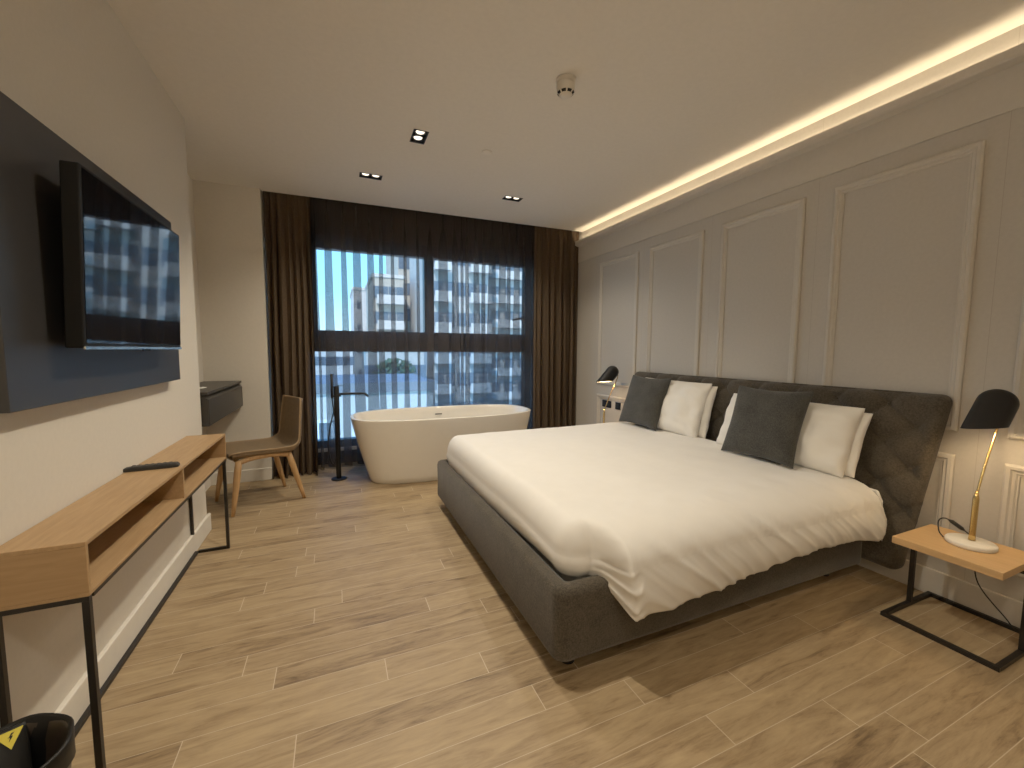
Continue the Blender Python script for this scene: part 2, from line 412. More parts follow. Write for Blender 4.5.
# ------------------------------------------------------------------ ceiling fixtures
def downlight(x, y, a, label):
    t = thing('ceiling_spotlight', (x, y, ZC), label, 'spotlight', 'twin recessed ceiling spotlights')
    hx, hy = (.042, .080) if a == 'y' else (.080, .042)
    b = BM(); w = .005
    for s in (-1, 1):
        box(b, s*(hx+w/2)-w/2-.001, s*(hx+w/2)+w/2+.001, -hy-w, hy+w, -.003, .002)
        box(b, -hx-w, hx+w, s*(hy+w/2)-w/2-.001, s*(hy+w/2)+w/2+.001, -.003, .002)
    obj('trim_frame', b, M['matt_black'], t, True)
    b = BM(); d = .055
    v = rrect(-hx, hx, -hy, hy, .002, 1)
    loft(b, [[(p[0], p[1], 0) for p in v], [(p[0], p[1], d) for p in v]], True, False, True)
    obj('housing', b, M['matt_black'], t, True)
    for s in (-1, 1):
        c = (0, s*.039) if a == 'y' else (s*.039, 0)
        lp = obj('lamp_module', lathe(BM(), [(.033, .006), (.036, .004), (.036, .040), (.030, .040), (.026, .045)], (c[0], c[1], 0), 28, cap=False), M['matt_black'], t, True, True)
        obj('bulb', lathe(BM(), [(0, .004), (.015, .005), (.025, .009), (.029, .018), (.026, .044)], (c[0], c[1], 0), 24), M['bulb_soft'], lp, True, True)
    return t
downlight(*LIGHTS[0], 'twin black recessed ceiling spotlight turned lengthwise nearest the smoke detector')
downlight(*LIGHTS[1], 'twin black recessed ceiling spotlight above the brown chair side of the curtain')
downlight(*LIGHTS[2], 'twin black recessed ceiling spotlight near the cove light end of the curtain')
t = thing('smoke_detector', (1.125, 1.945, ZC), 'round white smoke detector on the ceiling', 'smoke detector')
obj('base', lathe(BM(), [(.050, 0), (.050, -.010), (.044, -.016), (.040, -.018), (.040, -.024)], (0, 0, 0), 40), M['smoke'], t, True, True)
obj('body', lathe(BM(), [(.045, -.024), (.047, -.028), (.045, -.060), (.041, -.067), (.032, -.074), (.030, -.079), (.020, -.083), (0, -.084)], (0, 0, 0), 40), M['smoke'], t, True, True)
for k in range(8):
    a = 2*PI*k/8; b = BM()
    rings = []
    for rr, zz in ((.0435, -.0635), (.034, -.0735)):
        rings.append([(rr*1.01*math.cos(a+q), rr*1.01*math.sin(a+q), zz-.0006) for q in (-.29, -.1, .1, .29)])
    loft(b, rings, False); obj('vent', b, M['dark'], t, True)
cd = obj('ceiling_plate', lathe(BM(), [(.036, 2.578), (.036, 2.575), (.030, 2.573), (.012, 2.5725), (0, 2.5725)], (1.017, 2.838, 0), 32), M['ceil'], smooth=True)
tag(cd, 'small flush round disc cover painted like the ceiling', 'cover plate')

# ------------------------------------------------------------------ TV, its panel
pn = obj('tv_back_panel', B(XL, -.750, 1.43, 2.672, 1.034, 1.837), M['dark_panel'], bev=.002)
tag(pn, 'large dark laminate backing panel on the wall behind the television', 'wall panel')
t = thing('television', (-.70, 2.02, 1.195), 'black flat screen television mounted on the dark wall panel', 'television')
tilt = .038
def tvp(x, y, z): return (x+(z-1.195)*tilt, y, z)
def tvbox(x0, x1, y0, y1, z0, z1):
    b = B(x0, x1, y0, y1, z0, z1)
    for v in b.verts: v.co = tvp(*v.co)
    return b
obj('casing', tvbox(-.715, -.672, 1.600, 2.424, 1.197, 1.722), M['tv_body'], t, bev=.004)
obj('screen', tvbox(-.6725, -.6705, 1.612, 2.412, 1.212, 1.712), M['screen'], t)
obj('bezel_strip', tvbox(-.674, -.669, 1.602, 2.422, 1.193, 1.202), M['chrome'], t)
obj('logo_tab', tvbox(-.675, -.668, 2.00, 2.06, 1.186, 1.194), M['tv_body'], t)
obj('wall_mount', B(-.75, -.70, 1.8, 2.2, 1.3, 1.6), M['black_metal'], t)

# ------------------------------------------------------------------ console table
cx0, cx1, cy0, cy1, cz0, cz1 = -.797, -.610, 1.385, 2.880, .545, .695
t = thing('console_table', (-.70, 2.1, 0), 'long slim oak console with open shelf on black metal frame', 'console table')
th = .012
obj('top', B(cx0, cx1, cy0, cy1, cz1-th, cz1), M['oak'], t, bev=.0015)
obj('bottom_board', B(cx0, cx1, cy0, cy1, cz0+.002, cz0+th), M['oak'], t, bev=.0015)
obj('back_board', B(cx0, cx0+.008, cy0+.01, cy1-.01, cz0+th, cz1-th), M['oak'], t)
for y in (cy0, cy1-th): obj('side_panel', B(cx0, cx1, y, y+th, cz0+th, cz1-th), M['oak_side'], t, bev=.0015)
obj('divider', B(cx0+.008, cx1-.001, 2.135, 2.147, cz0+th, cz1-th), M['oak'], t)
w = .016
for y in (cy0+.001, cy1-.01-w):
    fr = obj('leg', B(cx1-w-.002, cx1-.002, y, y+w, 0, cz0-.012), M['black_metal'], t, bev=.001)
    obj('leg', B(cx0-.001, cx0+.0135, y, y+w, 0, cz0-.012), M['black_metal'], t, bev=.001)
    obj('foot_bar', B(cx0+.014+w, cx1-w-.002, y, y+w, 0, w), M['black_metal'], t, bev=.001)
    obj('top_bar', B(cx0+.003, cx1-.002, y, y+w, cz0-.012, cz0+.002), M['black_metal'], t, bev=.001)
obj('floor_rail', B(cx0+.014, cx0+.014+w, cy0+.01+w, cy1-.01-w, 0, w), M['black_metal'], t, bev=.001)
obj('top_rail', B(cx1-w-.002, cx1-.002, cy0+.01+w, cy1-.01-w, cz0-.012, cz0+.002), M['black_metal'], t, bev=.001)

# remote control
t = thing('remote_control', (-.715, 2.14, cz1), 'black remote control lying across the oak console top', 'remote control', rz=.10)
b = BM(); rings = []
for x, hw, hh in ((-.093, .010, .006), (-.088, .017, .013), (-.05, .021, .017), (.05, .021, .017), (.082, .020, .016), (.090, .014, .010)):
    rings.append([(x, hw*c, .001+hh*s) for c, s in ((-1, .0), (1, .0), (1, .7), (.75, 1), (-.75, 1), (-1, .7))])
loft(b, rings, True, True, True); obj('shell', b, M['rubber'], t, True)
for i in range(7):
    for j in (-1, 0, 1):
        x = -.06+i*.02; y = j*.0125
        obj('button', B(x-.005, x+.005, y-.004, y+.004, .0178, .0196), M['button'], t, True)

# ------------------------------------------------------------------ waste bin
bc = (-.664, 1.128)
t = thing('waste_bin', (bc[0], bc[1], 0), 'round dark waste bin with black liner by the console leg', 'waste bin')
k_ = .95
obj('shell', lathe(BM(), [(r*k_, z*1.26) for r, z in [(.085, 0), (.095, .002), (.112, .245), (.115, .262), (.118, .272), (.114, .276), (.108, .272), (.104, .24), (.088, .01)]], (0, 0, 0), 48), M['bin'], t, True, True)
b = BM(); rings = []
for r, z in ((.119, .238), (.1205, .262), (.121, .279), (.117, .283), (.111, .280), (.102, .22), (.096, .12), (.09, .04), (.05, .03), (.001, .03)):
    rings.append([(k_*(r+.0025*math.sin(7*a+z*30))*math.cos(a), k_*(r+.0025*math.sin(7*a+z*30))*math.sin(a), 1.26*z+.003*math.sin(5*a+1)) for a in [2*PI*k/48 for k in range(48)]])
loft(b, rings); obj('bin_liner', b, M['liner'], t, True, True)
pb, pt = V(-.648, 1.09, .06), V(-.706, 1.214, .352)
t = thing('plastic_pouch', pb, 'black plastic pouch with yellow triangular sticker standing in the waste bin', 'pouch')
U_ = (pt-pb).normalized(); W_ = V(.86, .50, 0); W_ = (W_-U_*W_.dot(U_)).normalized(); N_ = W_.cross(U_); N_ = N_ if N_.y < 0 else -N_
Lp = (pt-pb).length
b = BM(); rings = []
for s_, wx, wy in ((0, .04, .016), (.25, .048, .022), (.6, .048, .020), (.85, .046, .010), (.97, .044, .004), (1, .042, .003)):
    rings.append([pb+U_*(Lp*s_)+W_*(wx*math.cos(2*PI*k/20))+N_*(wy*math.sin(2*PI*k/20)*(1+.2*math.sin(3*k))) for k in range(20)])
loft(b, rings, True, True, True); obj('pouch_body', b, M['liner'], t, False, True)
def stp(u, v, o=.0): return pb+U_*(Lp-.002-v)+W_*(u+.016)+N_*(.0085+.10*v+o)
b = BM(); b.faces.new([b.verts.new(p) for p in (stp(-.020, .003), stp(.022, .003), stp(.003, .040))])
st = obj('warning_sticker', b, M['yellow'], t, label='yellow triangular warning sticker')
b = BM()
for tri in (((.004, .008), (.009, .008), (-.001, .017)), ((.003, .013), (.006, .015), (.000, .025)), ((-.002, .015), (.006, .013), (.005, .017))):
    b.faces.new([b.verts.new(stp(u, v, .001)) for u, v in tri])
obj('bolt_mark', b, M['ink'], st)

# ------------------------------------------------------------------ floating desk and card
t = thing('floating_desk', (-.9, 3.8, .7), 'dark grey wall-hung desk with drawer in the recess behind the chair', 'desk')
dx1 = -.765; dy0, dy1 = 3.21, 4.27
obj('desk_top', loft_top := (lambda b: b)(B(XW, dx1, dy0, dy1, .896, .914)), M['desk'], t, bev=.001)
b = BM(); pr = [(XW, .69), (dx1, .69), (dx1, .866), (dx1-.022, .884), (dx1-.03, .896), (XW, .896)]
loft(b, [[(x, y, z) for x, z in pr] for y in (dy0, dy1-.006)], True, True, True); obj('drawer_box', b, M['desk'], t)
obj('drawer', B(dx1, dx1+.004, dy0+.004, dy1-.01, .692, .863), M['desk'], t, bev=.001)
cdp = obj('note_card', B(-.93, -.86, 3.50, 3.60, .914, .917), M['paper']); tag(cdp, 'small white card lying on the dark floating desk', 'card')

# ------------------------------------------------------------------ chair
def make_chair():
    t = thing('dining_chair', (-.580, 3.70, 0), 'brown leather chair with light wooden legs in front of the floating desk', 'chair', rz=math.radians(205))
    # local: +x is forward
    prof = [(.235, .432), (.228, .446), (.18, .452), (.08, .449), (-.04, .443), (-.14, .440), (-.188, .447), (-.222, .470), (-.236, .51), (-.245, .60), (-.256, .71), (-.266, .800)]
    pp = smoothpath([(x, 0, z) for x, z in prof], 4)
    b = BM(); n = 18; rings_t = []; rings_b = []
    def width(s): return .225-.015*abs(2*s-1)-.035*max(0, s-.55)/.45 - .012*max(0,(.12-s)/.12)
    N = len(pp)
    for i, p in enumerate(pp):
        s = i/(N-1); a = pp[max(0, i-1)]; c = pp[min(N-1, i+1)]; tg = (c-a).normalized(); nr = V(tg.z, 0, -tg.x)
        if nr.z < 0 and s < .5: nr = -nr
        if s >= .5 and nr.x < 0: nr = -nr
        th_ = .056 if s < .5 else .056-.026*min(1, (s-.5)/.2)
        if s < .06: th_ *= .55+.45*s/.06
        wd = width(s); top = []; bot = []
        for k in range(n+1):
            v = -1+2*k/n; dish = .016*(1-v*v) if s < .55 else .022*(1-v*v)
            q = p+V(0, wd*v, 0)-nr*dish*(0.5 if s < .1 else 1)
            top.append(q); bot.append(q-nr*th_*(1-.55*abs(v)**6))
        rings_t.append(top); rings_b.append(bot)
    loop = [rt+rb[::-1] for rt, rb in zip(rings_t, rings_b)]
    loft(b, loop, True, True, True)
    sh_ = obj('seat_shell', b, M['leather'], t, True, True, bev=.006)
    for sgn in (0, -1):
        tube_pts = [r[sgn] for r in rings_t]
        obj('piping', tube(BM(), [p+V(0, (-.002 if sgn == 0 else .002), 0) for p in tube_pts], .006, 8), M['piping'], sh_, True, True)
    obj('piping', tube(BM(), rings_t[-1], .006, 8), M['piping'], sh_, True, True)
    zt = .368
    tops = {(1, 1): (.175, .185), (1, -1): (.175, -.185), (-1, 1): (-.165, .175), (-1, -1): (-.165, -.175)}
    feet = {(1, 1): (.235, .220), (1, -1): (.235, -.220), (-1, 1): (-.262, .205), (-1, -1): (-.262, -.205)}
    for kk in tops:
        a = V(*tops[kk], zt+.015); f = V(*feet[kk], 0)
        pts = [a.lerp(f, s) for s in (0, .2, .5, .8, 1)]
        obj('leg', tube(BM(), pts, .02, 14, [.021, .023, .021, .016, .012]), M['beech'], t, True, True)
    for s in (1, -1):
        pts = smoothpath([(.185, s*.187, zt+.002), (.09, s*.184, zt+.022), (-.05, s*.180, zt+.024), (-.172, s*.176, zt+.004)], 6)
        obj('side_rail', tube(BM(), pts, .019, 12), M['beech'], t, True, True)
    for x, yy in ((.172, .185), (-.160, .175)):
        obj('cross_rail', tube(BM(), smoothpath([(x, -yy, zt+.004), (x, 0, zt+.012), (x, yy, zt+.004)], 6), .016, 12), M['beech'], t, True, True)
    return t
make_chair()

# ------------------------------------------------------------------ bathtub
t = thing('bathtub', (.97, 3.98, 0), 'white freestanding oval bathtub in front of the window', 'bathtub')
def tubring(x0, x1, y0, y1, e, z, n=72):
    cx, cy, a, c_ = (x0+x1)/2, (y0+y1)/2, (x1-x0)/2, (y1-y0)/2; r = []
    for k in range(n):
        th_ = 2*PI*k/n; co, si = math.cos(th_), math.sin(th_)
        r.append((cx+a*math.copysign(abs(co)**(2/e), co), cy+c_*math.copysign(abs(si)**(2/e), si), z))
    return r
prof = [(.13, .10, 0, 3.4), (.118, .090, .006, 3.4)]
for k in range(1, 13):
    s = k/12; e = 3.4-.5*s
    prof.append((.118*(1-s)**1.15-.0, .088*(1-s)**1.15, .006+.574*s, e))
prof += [(.0, .0, .583, 2.9), (.004, .004, .587, 2.9), (.016, .016, .588, 2.9), (.024, .024, .585, 2.9), (.030, .030, .575, 2.9)]
for k in range(1, 10):
    s = k/9; prof.append((.030+.16*s**1.3, .030+.095*s**1.3, .575-.41*s, 2.9+.3*s))
prof += [(.22, .15, .148, 3), (.40, .25, .142, 2.6), (.6, .36, .140, 2.2)]
rings = [tubring(  .112+ix*1.3, 1.868-ix*1.25, 3.565+iy, 4.375-iy, e, z) for ix, iy, z, e in prof]
b = BM(); loft(b, rings, True, True, True); obj('tub_shell', b, M['tub'], t, smooth=True)
b = BM(); box(b, .965, 1.04, 4.318, 4.324, .505, .516); obj('overflow_slot', b, M['black_metal'], t, bev=.002)

# freestanding tap
tp = V(.003, 4.044, 0)
t = thing('bath_mixer', tp, 'matt black freestanding bath mixer with hand shower beside the tub', 'bath tap')
obj('floor_flange', lathe(BM(), [(.066, 0), (.066, .008), (.060, .012), (0.03, .0125)], tp, 40), M['matt_black'], t, smooth=True)
obj('column', cyl(BM(), tp+V(0, 0, .012), tp+V(0, 0, .862), .023, .023, 28), M['matt_black'], t, smooth=True, bev=.002)
obj('lever', B(tp.x+.0, tp.x+.062, tp.y-.008, tp.y+.008, .864, .869), M['matt_black'], t, bev=.0015)
obj('spout', tube(BM(), smoothpath([tp+V(.02, 0, .789), tp+V(.12, -.003, .789), tp+V(.22, -.006, .788), tp+V(.25, -.007, .778), tp+V(.272, -.008, .755)], 6), .0105, 14), M['matt_black'], t, smooth=True)
br = obj('shower_bracket', tube(BM(), [tp+V(.038, -.012, .775), tp+V(-.046, -.012, .772)], .0115, 12), M['matt_black'], t, smooth=True)
hs = obj('hand_shower', tube(BM(), [tp+V(-.037, -.016, .752), tp+V(-.037, -.016, .80), tp+V(-.037, -.018, .972)], .0115, 14), M['matt_black'], t, smooth=True)
hose = smoothpath([tp+V(-.037, -.016, .752), tp+V(-.030, -.03, .66), tp+V(-.008, -.035, .50), tp+V(.0, -.03, .35), tp+V(-.012, -.03, .22), tp+V(-.04, -.03, .15), tp+V(-.068, -.032, .21), tp+V(-.078, -.032, .36), tp+V(-.055, -.03, .52), tp+V(-.022, -.028, .66), tp+V(-.015, -.02, .768)], 8)
obj('hose', tube(BM(), hose, .0058, 10), M['matt_black'], t, smooth=True)

# ------------------------------------------------------------------ bed
bed = thing('bed', (1.6, 2.15, 0), 'large upholstered grey brown bed with buttoned headboard against the panelled wall', 'bed')
fx0, fx1, fy0, fy1, fz0, fz1 = .692, 2.56, 1.190, 3.085, .082, .355
b = BM(); rr = .05
o_ = rrect(fx0, fx1, fy0, fy1, rr, 7); i_ = rrect(fx0+.07, fx1-.05, fy0+.07, fy1-.07, .02, 7)
def inset(d): return rrect(fx0+d, fx1-d, fy0+d, fy1-d, max(.012, rr-d), 7)
rings = []
for pts, z in ((inset(.012), fz0), (inset(.003), fz0+.006), (inset(0), fz0+.02), (inset(.002), fz0+.14), (inset(0), fz1-.03), (inset(.006), fz1-.009), (inset(.02), fz1), (inset(.05), fz1), (i_, fz1-.012), (i_, fz1-.06), (i_, .17)):
    rings.append([(x, y, z) for x, y in pts])
loft(b, rings, True, True, True)
obj('bed_frame', b, M['bed_fab'], bed, smooth=True)
for x, y in ((.80, 1.30), (.80, 2.97), (2.40, 1.30), (2.40, 2.97)):
    obj('foot', lathe(BM(), [(.028, 0), (.032, .083)], (x, y, 0), 20), M['matt_black'], bed)
# headboard, leaning and tufted
hz0, hz1 = .10, 1.0
btn = []
for r_, z in enumerate((.935, .828, .73, .618, .525, .41)):
    for k in range(-1, 10):
        y = (1.185 if r_ % 2 == 0 else 1.0225+.04)+k*.245
        if 1.03 < y < 3.12: btn.append((y, z))
def hb_front(y, z):
    tz = (z-hz0)/(hz1-hz0); xb = 2.545+.095*tz          # front plane, leaning back
    d = 0
    for by, bz in btn:
        dy, dz = y-by, z-bz; r2 = dy*dy+dz*dz
        if r2 > .05: continue
        r = math.sqrt(r2); d += .044*math.exp(-(r/.042)**1.1)
        if r > .012:
            a = math.atan2(dz, dy); d += .012*math.exp(-(r/.10)**2)*max(0, math.cos(4*a+PI))**4
    return xb-.02+d
b = BM(); ny, nz = 230, 96
def ylim(z):
    tz = (z-hz0)/(hz1-hz0); return 1.045-.100*tz, 3.115+.062*tz
fr = []; R_ = .045
for j in range(nz+1):
    row = []
    for i in range(ny+1):
        u, v = i/ny, j/nz
        z = hz0+(hz1-hz0)*v; y0, y1 = ylim(z); y = y0+(y1-y0)*u
        # rounded corners in outline
        cy = min(y-y0, y1-y); cz = min(z-hz0, hz1-z)
        x = hb_front(y, z)
        e = min(cy, cz); 
        if e < .05: x += .045*(1-math.sqrt(max(0, 1-(1-e/.05)**2)))
        if cy < R_ and cz < R_:
            qy, qz = R_-cy, R_-cz; L_ = max(qy, qz); h_ = math.hypot(qy, qz)
            if h_ > 0:
                k = L_/h_; sy = 1 if y-y0 < y1-y else -1; sz = 1 if z-hz0 < hz1-z else -1
                y += sy*(qy-qy*k); z += sz*(qz-qz*k)
        row.append(V(x, y, z))
    fr.append(row)
rv = [[b.verts.new(p) for p in r] for r in fr]
for j in range(nz):
    for i in range(ny): b.faces.new((rv[j][i], rv[j+1][i], rv[j+1][i+1], rv[j][i+1]))
# sides and back
loopv = [rv[0][i] for i in range(ny+1)]+[rv[j][ny] for j in range(1, nz+1)]+[rv[nz][i] for i in range(ny-1, -1, -1)]+[rv[j][0] for j in range(nz-1, 0, -1)]
def backp(co, ins):
    tz = (co.z-hz0)/(hz1-hz0); return V(2.595+.088*tz-ins, co.y, co.z)
l1 = [b.verts.new(backp(v.co, .012)) for v in loopv]
cen = V(2.6, 2.07, .55)
def shr(co):
    p = backp(co, 0); p.y += .012*(1 if p.y < 2.07 else -1); p.z += .012*(1 if p.z < .55 else -1); return p
l2 = [b.verts.new(shr(v.co)) for v in loopv]
nL = len(loopv)
for A_, B_ in ((loopv, l1), (l1, l2)):
    for i in range(nL):
        j = (i+1) % nL; b.faces.new((A_[i], A_[j], B_[j], B_[i]))
b.faces.new(l2)
hb = obj('headboard', b, M['bed_fab'], bed, smooth=True)
for by, bz in btn:
    x = hb_front(by, bz)
    obj('button', lathe(BM(), [(.013, .004), (.012, -.002), (.007, -.006), (0, -.007)], (x-.001, by, bz), 14, axis=(1, 0, 0)), M['bed_fab'], hb, smooth=True)

mt = obj('mattress', B(.86, 2.48, 1.34, 2.96, .17, .44), M['mattress'], bev=.05, seg=4)
tag(mt, 'thick mattress lying inside the bed frame under the duvet', 'mattress')

# duvet
def sstep(a, b_, x):
    t_ = max(0, min(1, (x-a)/(b_-a))); return t_*t_*(3-2*t_)
DX0, DX1, DYN, DYF = .758, 2.505, 1.150, 3.125
def edge_near(x):    # outline of the near side: inside the frame at the foot, hanging outside further on
    return 1.258-.155*sstep(.865, .945, x)
def hem_near(x):
    z = .238+.060*sstep(.96, 2.0, x)-.030*sstep(2.1, 2.52, x)
    return .335+(z-.335)*sstep(.885, .945, x)
out = []     # (x, y, nx, ny, hem, flag)   flag 1 near side hang, 0 foot
step = .008
x = DX1-.03
while x > DX0+.09:
    y = edge_near(x); out.append((x, y, 0, -1, hem_near(x), sstep(.89, .96, x))); x -= step
y_c = edge_near(DX0+.09)+.09
for k in range(12):
    a = math.radians(270-90*k/11); out.append((DX0+.09+.09*math.cos(a), y_c+.09*math.sin(a), math.cos(a), math.sin(a), .335, 0))
y = y_c+step
while y < 3.06-.10:
    out.append((DX0, y, -1, 0, .335-.012*math.sin(y*3)-.02*sstep(1.3, 2.0, y), 0)); y += .02
for k in range(12):
    a = math.radians(180-90*k/11); out.append((DX0+.1+.1*math.cos(a), 2.98+.1*math.sin(a), math.cos(a), math.sin(a), .335, 0))
x = DX0+.12
while x < DX1-.03:
    y = 3.08+.05*sstep(.95, 1.1, x); out.append((x, y, 0, 1, .335-.1*sstep(.95, 1.1, x), 0)); x += .03
for k in range(6):
    a = math.radians(90-90*k/5); out.append((DX1-.03+.03*math.cos(a), 3.10+.03*math.sin(a), math.cos(a), math.sin(a), .30, 0))
y = 3.08
while y > edge_near(DX1)+.05:
    out.append((DX1, y, 1, 0, .50, 0)); y -= .03
for k in range(6):
    a = math.radians(0-90*k/5); out.append((DX1-.03+.03*math.cos(a), edge_near(DX1)+.03+.03*math.sin(a), math.cos(a), math.sin(a), (.50+(.262-.50)*(k/5)), k/5))
def inner(x, y):
    cx_, cy_ = max(.855, min(2.45, x)), max(1.335, min(2.99, y))
    return cx_+.08*(x-cx_), cy_+.08*(y-cy_)
ZT = .548
def topz(x, y):
    z = ZT+.010*noise.noise(V(x*2.1, y*1.7, 3))+.004*noise.noise(V(x*6, y*5, 9))
    z += .012*math.sin(PI*max(0, min(1, (y-1.2)/1.85)))
    return z
RAD = .12
rings = []
nI = 34
def center_of(x, y): return V(1.65, 2.12, 0)
def wr(x, d, fl):
    # thin diagonal folds on the near hang
    w_ = x-1.1*d
    q = noise.noise(V(w_*2.2, d*2.5, 1.7)); q2 = noise.noise(V(w_*5, d*3, 8.1))
    def ridge(ph): return (1-abs(math.sin(ph)))**2.2
    a = ridge(w_*27+q*2.4)*.9*max(0, .5+noise.noise(V(w_*3, d*1.5, 4))*1.6)+ridge(w_*44+q2*2.5+1)*.55*max(0, .4+noise.noise(V(w_*6, d*2, 14))*1.8)+ridge(w_*15+2+q*3)*.6
    env = sstep(-.03, .13, d)*(.6+.4*noise.noise(V(x*3, d*4, 6)))
    return .018*(a-.35)*env*fl
profile_rings = []
for s in range(nI):                     # flat top, centre to shoulder
    k = .03+.97*(s/(nI-1))**.8
    ring = []
    for (x, y, nx, ny, h, fl) in out:
        ex, ey = inner(x, y); c = center_of(x, y)
        px, py = c.x+(ex-c.x)*k, c.y+(ey-c.y)*k
        z = topz(px, py)
        if k > .6:
            dd = -(1-k)*.6
            if fl > 0: z += .003*sstep(.8, 1, k)*fl*math.sin((px+dd)*30+3*noise.noise(V(px*2, py*3, 2)))
        ring.append((px, py, z))
    rings.append(ring)
nS = 9
for s in range(1, nS+1):                # shoulder
    a = PI/2*s/nS; ring = []
    for (x, y, nx, ny, h, fl) in out:
        ix, iy = inner(x, y); sa = math.sin(a); qx, qy = ix+(x-ix)*sa, iy+(y-iy)*sa; zz = -RAD*(1-math.cos(a))
        d = RAD*a
        ww = wr(x if abs(ny) > .5 else y, d, fl)
        base = topz(ix, iy)
        extra = 0
        if abs(ny) > .5 and ny < 0:   # gathered corner of the near hang at the foot
            g = math.exp(-((x-.91)/.04)**2); extra = .010*g*math.sin(a*18+x*60)*math.sin(a)
        ring.append((qx+nx*(ww+extra)*sa, qy+ny*(ww+extra)*sa, base+zz+ww*(1-sa)*.8))
    rings.append(ring)
nH = 22
for s in range(1, nH+1):                # hang
    t_ = s/nH; ring = []
    for (x, y, nx, ny, h, fl) in out:
        base = topz(*inner(x, y))-RAD
        hem = h+.004*fl*math.sin(x*31+2*math.sin(x*7))
        z = base+(hem-base)*t_
        d = RAD*PI/2+(base-z)
        bulge = .012*math.sin(PI*t_)
        if fl > 0.01: o = fl*(.012*t_-.010*t_**3+.018*sstep(2.25, 2.52, x)*t_)+.012*math.sin(PI*min(1, t_*1.1))*fl
        else: o = bulge*1.3-.022*t_
        ww = wr(x, d, fl)
        extra = 0
        if ny < -.5:
            g = math.exp(-((x-.925)/.035)**2); extra = .010*g*math.sin(t_*19+x*60+2*noise.noise(V(x*9, t_*4, 3)))
        if ny < -.5: sx = .04*t_*sstep(.87, .95, x)*(1-sstep(.95, 1.6, x))+.02*t_*sstep(2.3, 2.52, x)
        else: sx = 0
        if t_ > .93: o -= .006*(t_-.93)/.07
        ring.append((x+nx*(o+ww+extra)+sx*.5, y+ny*(o+ww+extra), z))
    rings.append(ring)
b = BM(); rv = loft(b, rings, True)
b.faces.new(rv[0])
du = obj('duvet', b, M['duvet'], smooth=True)
sm = du.modifiers.new('Solidify', 'SOLIDIFY'); sm.thickness = .012; sm.offset = -1
tag(du, 'rumpled white duvet spread over the bed hanging over its side', 'duvet')

# pillows and cushions
def pillow_bm(w, h, t_, seed, pinch=.05, n=34, wrinkle=.006, pw=.55):
    b = BM(); top = []; bot = []
    for i in range(n+1):
        for sgn, arr in ((1, top), (-1, bot)):
            row = []
            for j in range(n+1):
                u = -1+2*i/n; v = -1+2*j/n
                u_ = math.sin(u*PI/2); v_ = math.sin(v*PI/2)
                X = u_*w/2*(1-pinch*(1-v_*v_)*abs(u_)**2.5); Y = v_*h/2*(1-pinch*(1-u_*u_)*abs(v_)**2.5)
                th_ = t_/2*(max(0, 1-abs(u_)**3.2)*max(0, 1-abs(v_)**3.2))**pw
                wv = wrinkle*noise.noise(V(X*9+seed, Y*7, sgn*3))+wrinkle*.7*noise.noise(V(X*5+Y*16+seed, Y*5-X*9, 7))
                env = min(1, th_/(t_*.15))
                row.append(V(X, Y, sgn*th_+wv*env))
            arr.append(row)
    tv = [[b.verts.new(p) for p in r] for r in top]
    bv = [[tv[i][j] if i in (0, n) or j in (0, n) else b.verts.new(bot[i][j]) for j in range(n+1)] for i in range(n+1)]
    for i in range(n):
        for j in range(n):
            b.faces.new((tv[i][j], tv[i+1][j], tv[i+1][j+1], tv[i][j+1]))
            b.faces.new((bv[i][j], bv[i][j+1], bv[i+1][j+1], bv[i+1][j]))
    return b
def place_pillow(name, bl, br, up, w, h, t_, mat, label, cat, group, seed, pinch=.05, wrinkle=.006, pw=.55, piping=None):
    bl, br = Vector(bl), Vector(br); W_ = (br-bl).normalized(); U_ = Vector(up).normalized()
    N_ = W_.cross(U_).normalized(); U_ = N_.cross(W_)
    c = (bl+br)/2+U_*h/2
    b = pillow_bm(w, h, t_, seed, pinch, wrinkle=wrinkle, pw=pw)
    m_ = Matrix((( W_.x, U_.x, N_.x, c.x), (W_.y, U_.y, N_.y, c.y), (W_.z, U_.z, N_.z, c.z), (0, 0, 0, 1)))
    b.transform(m_)
    o = obj(name, b, mat, smooth=True, sub=1); tag(o, label, cat, group); return o
place_pillow('cushion', (2.275, 1.872, .560), (2.285, 1.418, .560), (.14, 0, .41), .455, .445, .13, M['cushion'], 'charcoal square cushion leaning near the bedside lamp with marble base in view', 'cushion', 'charcoal cushions on the bed', 1, .09, .003)
place_pillow('cushion', (2.350, 3.015, .560), (2.335, 2.525, .560), (.14, 0, .41), .49, .445, .12, M['cushion'], 'charcoal square cushion leaning at the window side of the bed', 'cushion', 'charcoal cushions on the bed', 5, .09, .003)
place_pillow('pillow', (2.425, 2.03, .550), (2.395, 1.245, .550), (.14, 0, .34), .80, .385, .17, M['pillow'], 'white pillow leaning directly behind the near charcoal cushion', 'pillow', 'white pillows on the bed', 12, .03, .022, .45)
place_pillow('pillow', (2.478, 1.96, .550), (2.450, 1.205, .550), (.12, 0, .34), .74, .35, .11, M['pillow'], 'white pillow tucked against the headboard, rearmost behind the near charcoal cushion', 'pillow', 'white pillows on the bed', 17, .03, .012, .45)
place_pillow('pillow', (2.430, 2.905, .552), (2.425, 2.235, .552), (.13, -.02, .38), .72, .43, .16, M['pillow'], 'white pillow leaning directly behind the window side charcoal cushion', 'pillow', 'white pillows on the bed', 23, .03, .018, .45)
place_pillow('pillow', (2.490, 2.89, .552), (2.485, 2.178, .552), (.10, 0, .38), .71, .40, .11, M['pillow'], 'white pillow tucked against the headboard, rearmost behind the window side cushion', 'pillow', 'white pillows on the bed', 29, .03, .010, .45)

